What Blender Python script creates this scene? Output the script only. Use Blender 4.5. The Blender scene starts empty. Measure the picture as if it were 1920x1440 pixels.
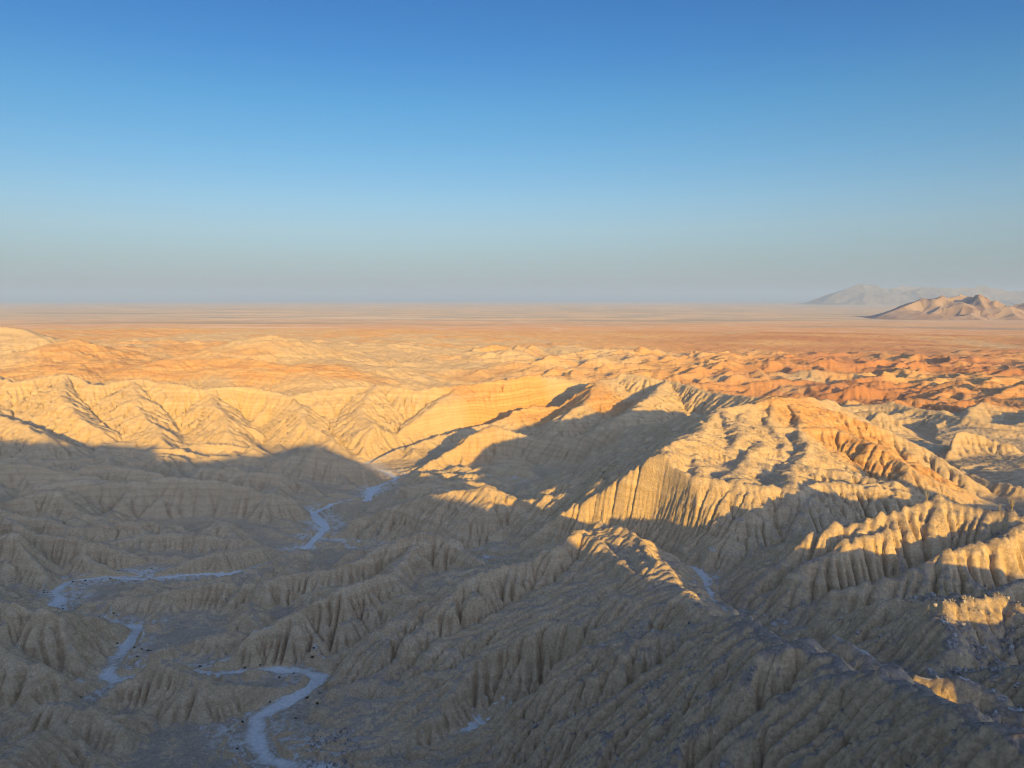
import bpy, math, time
import numpy as np
T0 = time.time()
sc = bpy.context.scene
F32 = np.float32

# ------------------------------------------------------------------ camera, sky, sun, exposure
FPX, PITCH = 1450.0, math.atan(158 / 1450)          # focal length in pixels of the 1920 px wide photograph
SUN_AZ, SUN_EL = math.radians(-15.4), math.radians(10.0)   # direction the light travels to (from +Y), height of the sun
cam_d = bpy.data.cameras.new('camera')
cam = bpy.data.objects.new('camera', cam_d)
sc.collection.objects.link(cam)
sc.camera = cam
cam.rotation_euler = (math.pi / 2 - PITCH, 0, 0)
cam_d.sensor_width = 36.0
cam_d.lens = 36.0 * FPX / 1920.0
cam_d.clip_start, cam_d.clip_end = 0.5, 200000.0

world = bpy.data.worlds.new('World')
sc.world = world
world.use_nodes = True
wn, wl = world.node_tree.nodes, world.node_tree.links
sky = wn.new('ShaderNodeTexSky')
sky.sky_type = 'NISHITA'
sky.sun_disc = False
sky.sun_elevation = SUN_EL
sky.sun_rotation = math.pi + SUN_AZ
sky.altitude = 300
sky.air_density, sky.dust_density, sky.ozone_density = 1.0, 0.3, 2.0
tc = wn.new('ShaderNodeTexCoord'); sx = wn.new('ShaderNodeSeparateXYZ'); wl.new(tc.outputs['Generated'], sx.inputs[0])
rp = wn.new('ShaderNodeValToRGB'); wl.new(sx.outputs[2], rp.inputs[0])
SKY_TINT = ((.0, (.12, .15, .31)), (.049, (.178, .20, .275)), (.089, (.225, .249, .303)), (.122, (.22, .272, .33)), (.172, (.175, .274, .345)), (.233, (.127, .265, .354)), (.29, (.09, .228, .36)), (.345, (.074, .205, .345)))
for k, (q, c) in enumerate(SKY_TINT):
    e = rp.color_ramp.elements[k] if k < 2 else rp.color_ramp.elements.new(q)
    e.position = q; e.color = (*[v * .66 for v in c], 1)
# away from the sun the clear sky is deep blue, paler sun side out of view kept brighter to lift shade
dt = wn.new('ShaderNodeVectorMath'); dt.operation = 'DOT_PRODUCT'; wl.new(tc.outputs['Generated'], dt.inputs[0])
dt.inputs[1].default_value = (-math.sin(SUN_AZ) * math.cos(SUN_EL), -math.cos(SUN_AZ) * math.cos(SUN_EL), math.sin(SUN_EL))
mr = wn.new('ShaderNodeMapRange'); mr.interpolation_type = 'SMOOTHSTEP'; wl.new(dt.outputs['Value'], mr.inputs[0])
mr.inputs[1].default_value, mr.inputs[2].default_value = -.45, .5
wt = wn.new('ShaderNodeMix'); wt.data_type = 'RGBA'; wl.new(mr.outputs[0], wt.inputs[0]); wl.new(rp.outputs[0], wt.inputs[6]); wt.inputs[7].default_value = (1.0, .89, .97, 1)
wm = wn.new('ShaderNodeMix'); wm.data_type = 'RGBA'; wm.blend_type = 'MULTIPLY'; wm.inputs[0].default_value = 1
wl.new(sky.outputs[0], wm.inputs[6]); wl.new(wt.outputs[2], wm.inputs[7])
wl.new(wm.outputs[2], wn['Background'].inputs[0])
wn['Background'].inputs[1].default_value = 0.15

sun_d = bpy.data.lights.new('sun', 'SUN')
sun = bpy.data.objects.new('sun', sun_d)
sc.collection.objects.link(sun)
sun_d.energy, sun_d.angle, sun_d.color = 2.4, math.radians(0.53), (1.0, 0.66, 0.10)
sun.rotation_euler = (math.pi / 2 - SUN_EL, 0, -SUN_AZ)

sc.view_settings.view_transform = 'Standard'
sc.view_settings.look = 'None'
sc.view_settings.gamma = 1.0
sc.view_settings.exposure = 1.95
sc.cycles.use_denoising = True
sc.cycles.max_bounces = 4
sc.cycles.filter_width = 1.0

# ------------------------------------------------------------------ numeric helpers
_TAB = {}
def _table(seed):
    if seed not in _TAB:
        _TAB[seed] = np.random.default_rng(seed).standard_normal((256, 256)).astype(F32)
    return _TAB[seed]

def _bs(t):
    return ((1 - t) ** 3 / 6, (3 * t ** 3 - 6 * t ** 2 + 4) / 6, (-3 * t ** 3 + 3 * t ** 2 + 3 * t + 1) / 6, t ** 3 / 6)

def gnoise(xs, ys, wl_, seed):
    """smooth random field on an axis-aligned grid; std about 1"""
    tab = _table(seed)
    def ax(c):
        q = np.asarray(c, np.float64) / wl_ + 1000.37
        i = np.floor(q).astype(np.int64)
        return i, [w.astype(F32) for w in _bs(q - i)]
    ix, wx = ax(xs); iy, wy = ax(ys)
    rows = sum(tab[:, (ix + k) % 256] * wx[k][None, :] for k in range(4))
    return sum(rows[(iy + k) % 256, :] * wy[k][:, None] for k in range(4)) * F32(2.1)

def pnoise(x, y, wl_, seed):
    """the same kind of field at scattered points"""
    tab = _table(seed)
    qx = x / wl_ + 1000.37; qy = y / wl_ + 1000.37
    ix = np.floor(qx).astype(np.int32); iy = np.floor(qy).astype(np.int32)
    wx = _bs((qx - ix).astype(F32)); wy = _bs((qy - iy).astype(F32))
    out = 0
    for a in range(4):
        for b in range(4):
            out = out + tab[(iy + a) % 256, (ix + b) % 256] * (wy[a] * wx[b])
    return out * F32(2.1)

def sstep(a, b, x):
    t = np.clip((x - a) / (b - a), 0, 1)
    return t * t * (3 - 2 * t)

class Grid:
    def __init__(s, x0, x1, y0, y1, d):
        s.x0, s.y0, s.d = x0, y0, d
        s.xs = np.arange(x0, x1 + d * .5, d).astype(F32); s.ys = np.arange(y0, y1 + d * .5, d).astype(F32)
        s.shape = (len(s.ys), len(s.xs))
        s.X, s.Y = np.meshgrid(s.xs, s.ys)
    def noise(s, wl_, seed): return gnoise(s.xs, s.ys, wl_, seed)
    def sample(s, arr, x, y, cubic=True):
        qx = np.clip((x - s.x0) / s.d, 1.001, s.shape[1] - 3.001); qy = np.clip((y - s.y0) / s.d, 1.001, s.shape[0] - 3.001)
        ix = qx.astype(np.int32); iy = qy.astype(np.int32)
        tx = (qx - ix).astype(F32); ty = (qy - iy).astype(F32)
        if not cubic:
            return (arr[iy, ix] * (1 - tx) + arr[iy, ix + 1] * tx) * (1 - ty) + (arr[iy + 1, ix] * (1 - tx) + arr[iy + 1, ix + 1] * tx) * ty
        def cr(t): return (-.5 * t + t * t - .5 * t ** 3, 1 - 2.5 * t * t + 1.5 * t ** 3, .5 * t + 2 * t * t - 1.5 * t ** 3, -.5 * t * t + .5 * t ** 3)
        wx = cr(tx); wy = cr(ty); out = 0
        for a in range(4):
            row = 0
            for b in range(4):
                row = row + arr[iy + a - 1, ix + b - 1] * wx[b]
            out = out + row * wy[a]
        return out
    def resample_from(s, g, arr):
        """arr on grid g -> this grid (separable cubic)"""
        def ax(c, c0, d, n):
            q = np.clip((c - c0) / d, 1.001, n - 3.001); i = q.astype(np.int32); t = (q - i).astype(F32)
            return i, (-.5 * t + t * t - .5 * t ** 3, 1 - 2.5 * t * t + 1.5 * t ** 3, .5 * t + 2 * t * t - 1.5 * t ** 3, -.5 * t * t + .5 * t ** 3)
        ix, wx = ax(s.xs, g.x0, g.d, g.shape[1]); iy, wy = ax(s.ys, g.y0, g.d, g.shape[0])
        rows = sum(arr[:, ix + k - 1] * wx[k][None, :] for k in range(4))
        return sum(rows[iy + k - 1, :] * wy[k][:, None] for k in range(4))

RNG = np.random.default_rng(11)

def flow(h, d):
    """steepest-descent receivers (with a little randomness against grid bias) and drainage area"""
    ny, nx = h.shape
    hp = np.pad(h, 1, mode='edge')
    best = np.zeros_like(h); rec = np.zeros(h.shape, np.int32); dist = np.full(h.shape, d, F32)
    for dy, dx in ((0, 1), (0, -1), (1, 0), (-1, 0), (1, 1), (1, -1), (-1, 1), (-1, -1)):
        L = d if dx == 0 or dy == 0 else d * 1.41421
        s = (h - hp[1 + dy:1 + dy + ny, 1 + dx:1 + dx + nx]) / F32(L)
        if dx and dy:
            s = s * (F32(.82) + F32(.36) * RNG.random(h.shape, dtype=F32))
        m = s > best
        best[m] = s[m]; rec[m] = dy * nx + dx; dist[m] = L
    idx = np.arange(ny * nx, dtype=np.int32)
    Rr = np.arange(ny)[:, None]; Cc = np.arange(nx)[None, :]
    edge = (Rr == 0) | (Rr == ny - 1) | (Cc == 0) | (Cc == nx - 1)
    rec[edge] = 0
    r = idx + rec.ravel()
    n = ny * nx
    A = np.ones(n + 1); p = np.where(rec.ravel() == 0, n, r)
    p = np.append(p, n)
    for _ in range(10):
        add = np.bincount(p, weights=A, minlength=n + 1); add[n] = 0; 
        A = A + add; A[n] = 0
        p = p[p]
    return r, (A[:n] * d * d).astype(F32).reshape(h.shape), dist

def erode(h, d, steps, K, keep=None, A0=6.0, m=.45, D=.0, cut=1e9):
    A = None; low = h - F32(cut)
    for it in range(steps):
        r, A, dist = flow(h, d)
        Fk = F32(K) * np.maximum(A ** F32(m) - F32(A0 ** m), 0) / dist
        if keep is not None: Fk = Fk * keep
        h = (h + Fk * h.ravel()[r].reshape(h.shape)) / (1 + Fk)
        if D:
            hp = np.pad(h, 1, mode='edge')
            h = h + F32(D) * (hp[:-2, 1:-1] + hp[2:, 1:-1] + hp[1:-1, :-2] + hp[1:-1, 2:] - 4 * h)
        h = np.maximum(h, low)
    return h, A

# ------------------------------------------------------------------ the lie of the land: ridges and washes
def P(px, py, Y=None, z=None):
    u, v = (px - 960) / FPX, -(py - 720) / FPX
    q = np.array([u, math.cos(PITCH) + v * math.sin(PITCH), -math.sin(PITCH) + v * math.cos(PITCH)])
    return q * (Y / q[1] if Y is not None else z / q[2])
def R_(*pts): return [P(*q) if len(q) == 3 else np.array(q[1:], float) for q in pts]
def V_(*pts): return [P(q[0], q[1], z=q[2]) if len(q) == 3 else np.array(q[1:], float) for q in pts]

def RB(s, *pts):
    """crest points from (photo x, crest y, y of the foot of the face below it, height of that foot)"""
    out = []
    for px, pc, pb, zf in pts:
        tc = -P(px, pc, 1.0)[2]; tb = -P(px, pb, 1.0)[2]
        out.append(P(px, pc, (s * (-zf / tb) - zf) / (s + tc)))
    return out

# (slope, points): points are (photo x, photo y, distance) or ('w', x, y, z)
RIDGES = [
 # main ridge in front, running from the rim on the right to the middle of the picture
 (.85, R_(('w', 95, -10, -37), ('w', 78, 40, -43), (1920, 1400, 82), (1763, 1300, 105), (1680, 1263, 118), (1573, 1258, 126), (1560, 1226, 133), (1500, 1210, 141), (1460, 1193, 147), (1413, 1155, 158), (1375, 1158, 178), (1350, 1161, 195), (1290, 1090, 228), (1240, 1043, 252), (1180, 1006, 282), (1112, 982, 308))),
 (.80, R_((1112, 984, 308), (1060, 1010, 290), (980, 1043, 285), (930, 1050, 285), (870, 1088, 275), (800, 1170, 258), (740, 1245, 245), (650, 1300, 238))),
 (1.3, R_((1500, 1210, 141), (1460, 1194, 147), (1413, 1155, 158), (1375, 1159, 178))),
 (.45, R_((1120, 995, 300), (1160, 1012, 284), (1220, 1052, 252), (1285, 1098, 227))),
 (.80, R_((1075, 1004, 295), (1130, 1028, 274), (1190, 1070, 248), (1280, 1108, 224))),
 (.80, R_((1340, 1158, 186), (1220, 1188, 186), (1130, 1203, 195), (1040, 1228, 207), (985, 1260, 215), (920, 1325, 222))),
 (.75, R_((1060, 1420, 180), (1120, 1402, 172), (1200, 1428, 160), (1300, 1452, 148))),
 (.7, R_((640, 1375, 216), (690, 1350, 222), (760, 1365, 220))),
 (1.2, R_((880, 1368, 219), (940, 1358, 221), (985, 1362, 220))),
 # spurs to the left of it
 (.8, R_((1060, 1010, 300), (960, 1046, 318)) + RB(.85, (920, 1048, 1085, -120), (870, 1020, 1090, -124), (830, 1003, 1100, -127), (790, 1002, 1110, -128), (740, 1020, 1120, -129), (690, 1040, 1130, -130), (620, 1060, 1142, -131), (550, 1064, 1152, -133), (480, 1086, 1165, -134), (400, 1096, 1162, -135), (310, 1104, 1162, -136), (200, 1126, 1155, -136.5))),
 (.8, R_((800, 1010, 358)) + RB(.8, (740, 1072, 1165, -126), (640, 1103, 1210, -128), (510, 1165, 1255, -131), (440, 1224, 1260, -132))),
 (.8, R_((900, 1072, 282)) + RB(.8, (850, 1103, 1180, -118), (740, 1163, 1245, -122), (660, 1203, 1272, -128), (605, 1237, 1275, -131))),
 (.85, RB(.85, (550, 1290, 1308, -130), (480, 1274, 1338, -130), (400, 1266, 1365, -130), (300, 1232, 1340, -129), (220, 1288, 1345, -130), (150, 1338, 1385, -130), (90, 1375, 1410, -128))),
 (.8, R_((0, 1420, 180), (30, 1385, 190), (85, 1357, 200), (140, 1375, 205))),
 (.6, R_(('w', -240, 300, -104)) + RB(.6, (0, 1125, 1300, -130), (90, 1155, 1300, -131), (160, 1172, 1250, -133), (238, 1182, 1202, -135))),
 (.7, RB(.7, (-60, 1200, 1330, -126), (20, 1240, 1330, -127), (90, 1270, 1325, -129))),
 # rows on the left
 (.9, R_(('w', -300, 400, -105), (0, 1008, 382), (30, 985, 386), (60, 1030, 377), (100, 1075, 368))),
 (1.3, R_((30, 960, 412), (100, 990, 406), (200, 1010, 402), (260, 1026, 402))),
 (.8, R_(('w', -330, 430, -106), (40, 958, 425), (150, 980, 430), (270, 974, 440), (340, 985, 445), (395, 1012, 436))),
 (.8, R_(('w', -360, 465, -108), (0, 942, 450), (50, 930, 455), (100, 917, 460), (160, 955, 455), (240, 980, 450))),
 (.95, R_((60, 915, 480), (110, 905, 490), (250, 902, 500), (320, 893, 506), (400, 900, 506), (480, 922, 500), (555, 938, 500))),
 (.75, R_(('w', -420, 540, -105), (0, 862, 545), (45, 868, 545), (110, 878, 545), (190, 895, 540))),
 (.7, R_((160, 868, 575), (210, 872, 570), (300, 892, 560))),
 (.7, R_((380, 880, 585), (443, 873, 585), (520, 890, 575))),
 (.7, R_((520, 860, 640), (560, 848, 640), (595, 837, 640), (640, 860, 630), (690, 882, 622))),
 (.75, RB(.7, (330, 1048, 1082, -140), (400, 1028, 1080, -141), (470, 1002, 1075, -141), (510, 1018, 1068, -142), (555, 1032, 1060, -142.5))),
 # second ridge, the sunlit wave
 (.62, R_((600, 1012, 455), (660, 975, 458), (760, 940, 452), (840, 925, 447), (920, 906, 442), (960, 928, 434), (990, 937, 428), (1060, 928, 415), (1120, 915, 400), (1190, 888, 375), (1255, 866, 352), (1275, 835, 372), (1310, 795, 432), (1370, 770, 475), (1430, 750, 520), (1500, 745, 575), (1560, 752, 615))),
 (.6, R_((680, 965, 500), (740, 912, 560), (850, 903, 555), (905, 905, 545))),
 (.71, R_((1255, 866, 352), (1340, 894, 335), (1430, 909, 327), (1560, 905, 330), (1690, 926, 330))),
 (.62, R_((1310, 795, 432), (1290, 845, 380), (1270, 866, 354))), (.5, R_((1400, 760, 498), (1405, 810, 440), (1390, 868, 367), (1385, 901, 331))), (.5, R_((1470, 748, 550), (1505, 800, 472), (1490, 860, 392), (1480, 906, 328))),
 (.52, R_((1430, 750, 520), (1450, 800, 465), (1440, 850, 405), (1430, 882, 365))),
 (.52, R_((1370, 770, 475), (1370, 800, 435), (1340, 850, 385), (1330, 885, 345))),
 (.55, R_((1450, 800, 465), (1560, 800, 478), (1620, 830, 455), (1700, 868, 425), (1740, 890, 420))),
 (.55, R_((1440, 862, 395), (1520, 869, 372), (1620, 885, 365), (1700, 918, 345))),
 (.6, R_((1430, 750, 520), (1560, 768, 545), (1640, 800, 540), (1690, 825, 530), (1740, 850, 520), (1790, 880, 500))),
 (.75, R_((1275, 815, 400), (1240, 843, 425), (1160, 882, 450), (1080, 916, 462), (1000, 930, 470))),
 (.7, R_((1310, 790, 440), (1250, 808, 510), (1190, 822, 560), (1140, 840, 580))),
 # peak behind it
 (.75, R_((755, 885, 640), (820, 850, 680), (880, 815, 705), (930, 799, 720), (1000, 817, 705), (1080, 818, 680), (1180, 800, 640), (1250, 795, 580), (1330, 778, 520))),
 # right hand ridges
 (.75, R_((1420, 1030, 285), (1500, 985, 266), (1570, 968, 262), (1640, 946, 260), (1720, 926, 260), (1800, 945, 255), (1860, 951, 250), (1920, 966, 245), ('w', 200, 230, -64), ('w', 260, 200, -50))),
 (.75, R_((1440, 1075, 262), (1510, 1035, 251), (1600, 995, 253), (1680, 952, 258))),
 (.85, R_((1500, 1120, 240), (1590, 1080, 236), (1680, 1060, 233), (1760, 1027, 233), (1850, 1003, 236), (1912, 968, 244))),
 (.75, R_((1480, 1150, 208), (1545, 1117, 199), (1600, 1110, 197), (1660, 1105, 195), (1730, 1112, 192), (1780, 1104, 196), (1850, 1104, 198), (1920, 1080, 205))),
 (.65, R_((1600, 1190, 168), (1675, 1163, 167), (1780, 1122, 173), (1890, 1113, 176), (1930, 1125, 172), ('w', 170, 130, -62))),
 (.6, R_((1640, 1290, 142), (1720, 1265, 142), (1820, 1250, 140), (1920, 1235, 138), ('w', 150, 100, -62))),
 (.6, R_((1690, 797, 660), (1750, 800, 680), (1850, 812, 680), (1920, 835, 660))),
 (.6, R_((1760, 870, 560), (1850, 900, 500), (1920, 905, 480), ('w', 420, 440, -100))),
 # sunlit hillside on the left and the orange ridge behind the peak
 (.64, R_((-60, 704, 890), (0, 700, 905), (80, 714, 875), (160, 698, 910), (230, 718, 880), (300, 708, 900), (400, 730, 868), (470, 722, 890), (560, 744, 858), (640, 728, 885), (720, 722, 905), (790, 733, 885), (860, 720, 930))),
 (.6, R_((850, 722, 930), (1000, 703, 990), (1130, 695, 1010), (1250, 715, 960), (1330, 735, 890), (1420, 742, 800))),
 (.55, R_((860, 722, 930), (830, 760, 850), (800, 800, 800))), (.55, R_((1000, 703, 990), (960, 750, 900), (930, 785, 850))),
 (.55, R_((1130, 695, 1010), (1080, 740, 900), (1050, 780, 820))), (.55, R_((1250, 715, 960), (1200, 745, 860), (1170, 770, 800))),
 (.55, R_((400, 728, 880), (420, 780, 800), (430, 815, 765))), (.55, R_((160, 700, 900), (190, 760, 815), (200, 800, 765))),
 (.55, R_((290, 715, 890), (290, 785, 790), (315, 832, 720))), (.55, R_((560, 738, 870), (600, 790, 790), (640, 830, 740))),
 (.55, R_((20, 702, 900), (40, 770, 800), (90, 822, 690))), (.55, R_((720, 722, 900), (700, 770, 820), (720, 820, 760))),
 (.28, R_((430, 640, 1500), (470, 634, 1500), (515, 629, 1500), (570, 642, 1500))),
 (.28, R_((100, 642, 1400), (135, 636, 1400), (180, 648, 1400))),
 (.3, R_((-40, 612, 1750), (15, 614, 1750), (60, 626, 1720))),
 (.25, R_((300, 675, 1150), (420, 672, 1180), (560, 690, 1120))),
]
RIM = [(-1200, 10), (-290, 6), (-211, 3), (-131, 1), (-109, -10), (-74, -12.5), (-35, -9), (-11, -4), (6, 0.5), (22, 1.2), (40, -4), (50, -9), (71, -22), (85, -27), (93, -28), (101, -30), (108, -49), (118, -53), (130, -47), (145, -42), (157, -41), (173, -41), (189, -38), (214, -35), (240, -35), (400, -30), (1200, -24)]
WASH_U = V_((1005, 1345, -122), (890, 1346, -123.5), (868, 1366, -124.5))
WASH_N = V_((868, 1366, -124.5), (800, 1395, -125.3), (740, 1420, -126), (600, 1446, -127.5))
WASH_A = V_((600, 1446, -127.5), (500, 1425, -128.5), (478, 1375, -129), (482, 1342, -129.5), (540, 1312, -130), (590, 1288, -130.5), (603, 1268, -131), (575, 1256, -131.2), (520, 1256, -131.5), (400, 1266, -132), (300, 1268, -132.8), (215, 1282, -133.3), (195, 1268, -133.7), (222, 1225, -134.2), (250, 1180, -135), (215, 1168, -135.5), (130, 1160, -136), (105, 1138, -136.6), (120, 1122, -137), (110, 1105, -138), (135, 1090, -139), (200, 1081, -139.6), (290, 1082, -140), (420, 1076, -141.5), (500, 1055, -142.3), (560, 1030, -143), (590, 1008, -144), (612, 990, -145), (590, 965, -147), (620, 948, -148), (680, 941, -149), (702, 915, -151), (740, 898, -152), (715, 885, -153), (690, 868, -155), (760, 850, -157), (860, 834, -159), (960, 819, -163), (1060, 806, -166), (1200, 785, -170), (1400, 758, -175))
WASH_B = V_(('w', 95, 90, -58), ('w', 90, 140, -76), ('w', 82, 185, -88), (1440, 1185, -95), ('w', 68, 250, -100), (1318, 1080, -105), (1298, 1068, -106), (1180, 1040, -115), (1050, 1040, -122), (930, 1046, -128), (800, 1030, -135), (660, 1015, -142), (600, 1010, -144.2))
WASH_C = V_((1100, 1225, -96), (1000, 1262, -108), (935, 1290, -116), (905, 1320, -120), (890, 1346, -123.4))
WASH_R = V_(('w', 420, 520, -118), (1850, 868, -128), (1790, 893, -132), (1720, 870, -136), (1760, 830, -140), (1700, 800, -150))
GULLY = [V_((1310, 940, -100), (1250, 985, -104), (1290, 1060, -106)), V_((960, 900, -140), (850, 895, -147), (750, 898, -152))]

def dense(line, step):
    out = []
    for a, b in zip(line[:-1], line[1:]):
        n = max(1, int(np.linalg.norm(b[:2] - a[:2]) / step))
        for k in range(n): out.append(a + (b - a) * k / n)
    out.append(line[-1])
    return np.array(out)

VALL = np.concatenate([dense(v, 40) for v in (WASH_A, WASH_B, WASH_C, WASH_R, WASH_U, WASH_N)])
FLOOR_PTS = np.array([P(200, 690, z=-104), P(200, 650, z=-108), P(200, 620, z=-128), P(600, 690, z=-114), P(600, 652, z=-120), P(600, 620, z=-142), P(1000, 650, z=-150), P(1000, 680, z=-138),
    P(1300, 700, z=-155), P(1300, 662, z=-168), P(1700, 725, z=-158), P(1700, 675, z=-172), P(1900, 770, z=-152), P(1900, 690, z=-174), P(1500, 730, z=-160), P(1600, 660, z=-178), P(1200, 635, z=-178), P(1900, 650, z=-182),
    [-500, 700, -150], [-620, 700, -150], [0, 4600, -185], [-2500, 4600, -178], [2500, 4600, -190], [-150, 120, -112], [-300, 100, -100], [0, 120, -105], [250, 300, -95], [300, 150, -75], [-450, 330, -128], [-520, 560, -140], [600, 700, -150], [800, 500, -110]])
FLOOR_PTS = np.concatenate([VALL, FLOOR_PTS])

def floor_z(x, y):
    num = 0; den = 0
    for q in FLOOR_PTS:
        w = 1 / (((x - q[0]) ** 2 + (y - q[1]) ** 2) + F32(30 ** 2)) ** F32(1.6)
        num = num + w * F32(q[2]); den = den + w
    return num / den
GF = Grid(-3400, 3400, -400, 4800, 40)
FLOOR = floor_z(GF.X, GF.Y)

GD = Grid(-1200, 1200, -200, 1300, 12)
_d = np.full(GD.shape, 1e4, F32)
for q in np.concatenate([dense(v, 10) for v in (WASH_A, WASH_B, WASH_C, WASH_R, WASH_U, WASH_N)]):
    np.minimum(_d, np.hypot(GD.X - F32(q[0]), GD.Y - F32(q[1])), out=_d)
RISE = np.minimum(np.maximum(_d - 7, 0) * F32(.04), 2) * (1 - sstep(900, 1200, GD.Y)) * (1 - sstep(900, 1150, np.abs(GD.X)))

def floor_at(x, y):
    return float(GF.sample(FLOOR, np.array([x], F32), np.array([y], F32), False)[0])

def spurs_of(line, s, rng, gap, drop, lmax, zdrop=1.2):
    out = []
    pts = dense(line, gap)
    for k in range(1, len(pts) - 1):
        tx, ty = (pts[k + 1] - pts[k - 1])[:2]; L = math.hypot(tx, ty) + 1e-6
        for side in (-1, 1):
            if rng.random() < .22: continue
            a = math.atan2(ty, tx) + side * (math.pi / 2 + rng.normal(0, .32))
            st = pts[k] + np.array([tx, ty, 0]) / L * rng.normal(0, gap * .22)
            fz = floor_at(st[0], st[1]); dz = st[2] - zdrop - fz
            if dz < 4: continue
            sl = drop * rng.uniform(.8, 1.3); ln = min(dz / sl, lmax) * rng.uniform(.6, 1.05)
            q = [np.array([st[0], st[1], st[2] - zdrop])]
            for j in (1, 2, 3):
                aa = a + rng.normal(0, .18)
                p = q[-1]; q.append(np.array([p[0] + math.cos(aa) * ln / 3, p[1] + math.sin(aa) * ln / 3, p[2] - sl * ln / 3 * (1.15 - .1 * j)]))
            out.append((s * rng.uniform(.9, 1.2), q))
    return out

_rg = np.random.default_rng(77)
NEAR_SPURS = []
for s_, ln_ in RIDGES:
    if s_ in (.62, .71): continue
    if ln_ is RIDGES[0][1]:
        NEAR_SPURS += spurs_of(ln_, 1.1, _rg, 22, .88, 45); continue
    if s_ == 1.3 and ln_[0][1] < 200:
        NEAR_SPURS += spurs_of(ln_, 2.2, _rg, 6.0, 1.25, 17, 2.0); continue
    if s_ >= .6 and ln_[0][1] < 1100: NEAR_SPURS += spurs_of(ln_, 1.0, _rg, 19 if ln_[0][1] < 600 else 30, .6, 75)
for s_, ln_ in RIDGES:
    if s_ == .55 and ln_[0][1] > 700: NEAR_SPURS += spurs_of(ln_, .85, _rg, 21, .5, 50)
SMALL = []
_wp = np.concatenate([dense(v, 6)[:, :2] for v in (WASH_A, WASH_B, WASH_C, WASH_U)])
while len(SMALL) < 150:
    x, y = _rg.uniform(-430, 20), _rg.uniform(215, 700)
    if abs(x) > .74 * y or x > -.02 * y + 20: continue
    dw = float(np.min(np.hypot(_wp[:, 0] - x, _wp[:, 1] - y)))
    if dw < 13: continue
    hgt = min(.42 * (dw - 6), 15) * _rg.uniform(.6, 1.0); a = _rg.normal(-.35, .6); L = _rg.uniform(22, 75)
    q = []
    for j in range(4):
        px_, py_ = x + math.cos(a) * L * (j / 3 - .5), y + math.sin(a) * L * (j / 3 - .5); a += _rg.normal(0, .15)
        d2 = float(np.min(np.hypot(_wp[:, 0] - px_, _wp[:, 1] - py_)))
        q.append(np.array([px_, py_, floor_at(px_, py_) + min(hgt, max(.5 * (d2 - 5), 0)) * (1 - .5 * abs(j / 3 - .5) * 2)]))
    SMALL.append((.95, q))
for s_, ln_ in list(SMALL): NEAR_SPURS += spurs_of(ln_, 1.0, _rg, 11, .6, 40, .5)
NEAR_SPURS += SMALL
for k in range(46):
    x, y = _rg.uniform(-600, -70), _rg.uniform(690, 850); a = _rg.normal(-1.0, .7); L = _rg.uniform(25, 80); hgt = _rg.uniform(5, 17)
    if abs(x) > .74 * y or float(np.min(np.hypot(_wp[:, 0] - x, _wp[:, 1] - y))) < 30: continue
    q = [np.array([x + math.cos(a) * L * u_, y + math.sin(a) * L * u_, floor_at(x, y) + hgt * (1 - abs(u_))]) for u_ in (-.5, -.15, .2, .5)]
    NEAR_SPURS.append((.8, q)); NEAR_SPURS += spurs_of(q, .9, _rg, 13, .55, 40, .5)
HILLS = []
while len(HILLS) < 330:
    x, y = _rg.uniform(-1250, 1500), _rg.uniform(860, 2350)
    if abs(x) > .78 * y: continue
    right = x > -.05 * y + 30
    if right and y > 2250 - .25 * x: continue
    if not right and (y < 980 or _rg.random() < .45): continue
    if math.hypot(x - 20, y - 930) < 130: continue
    a = _rg.normal(.45, .5); L = _rg.uniform(60, 170); hgt = _rg.uniform(10, 27) if right else _rg.uniform(6, 14)
    if y < 1050: hgt *= .8
    q = []
    for j in range(5):
        px_, py_ = x + math.cos(a) * L * (j / 4 - .5), y + math.sin(a) * L * (j / 4 - .5); a += _rg.normal(0, .12)
        q.append(np.array([px_, py_, floor_at(px_, py_) + hgt * (1 - .55 * abs(j / 4 - .5) * 2) * _rg.uniform(.85, 1.1)]))
    HILLS.append((.62 if right else .4, q))
HILL_SPURS = []
for s_, ln_ in HILLS: HILL_SPURS += spurs_of(ln_, .75 if s_ > .5 else .5, _rg, 22, .42, 60, .6)

def ridged(g, wl_, seed):
    return 1 - np.abs(g.noise(wl_, seed)) * F32(.9)

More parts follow.
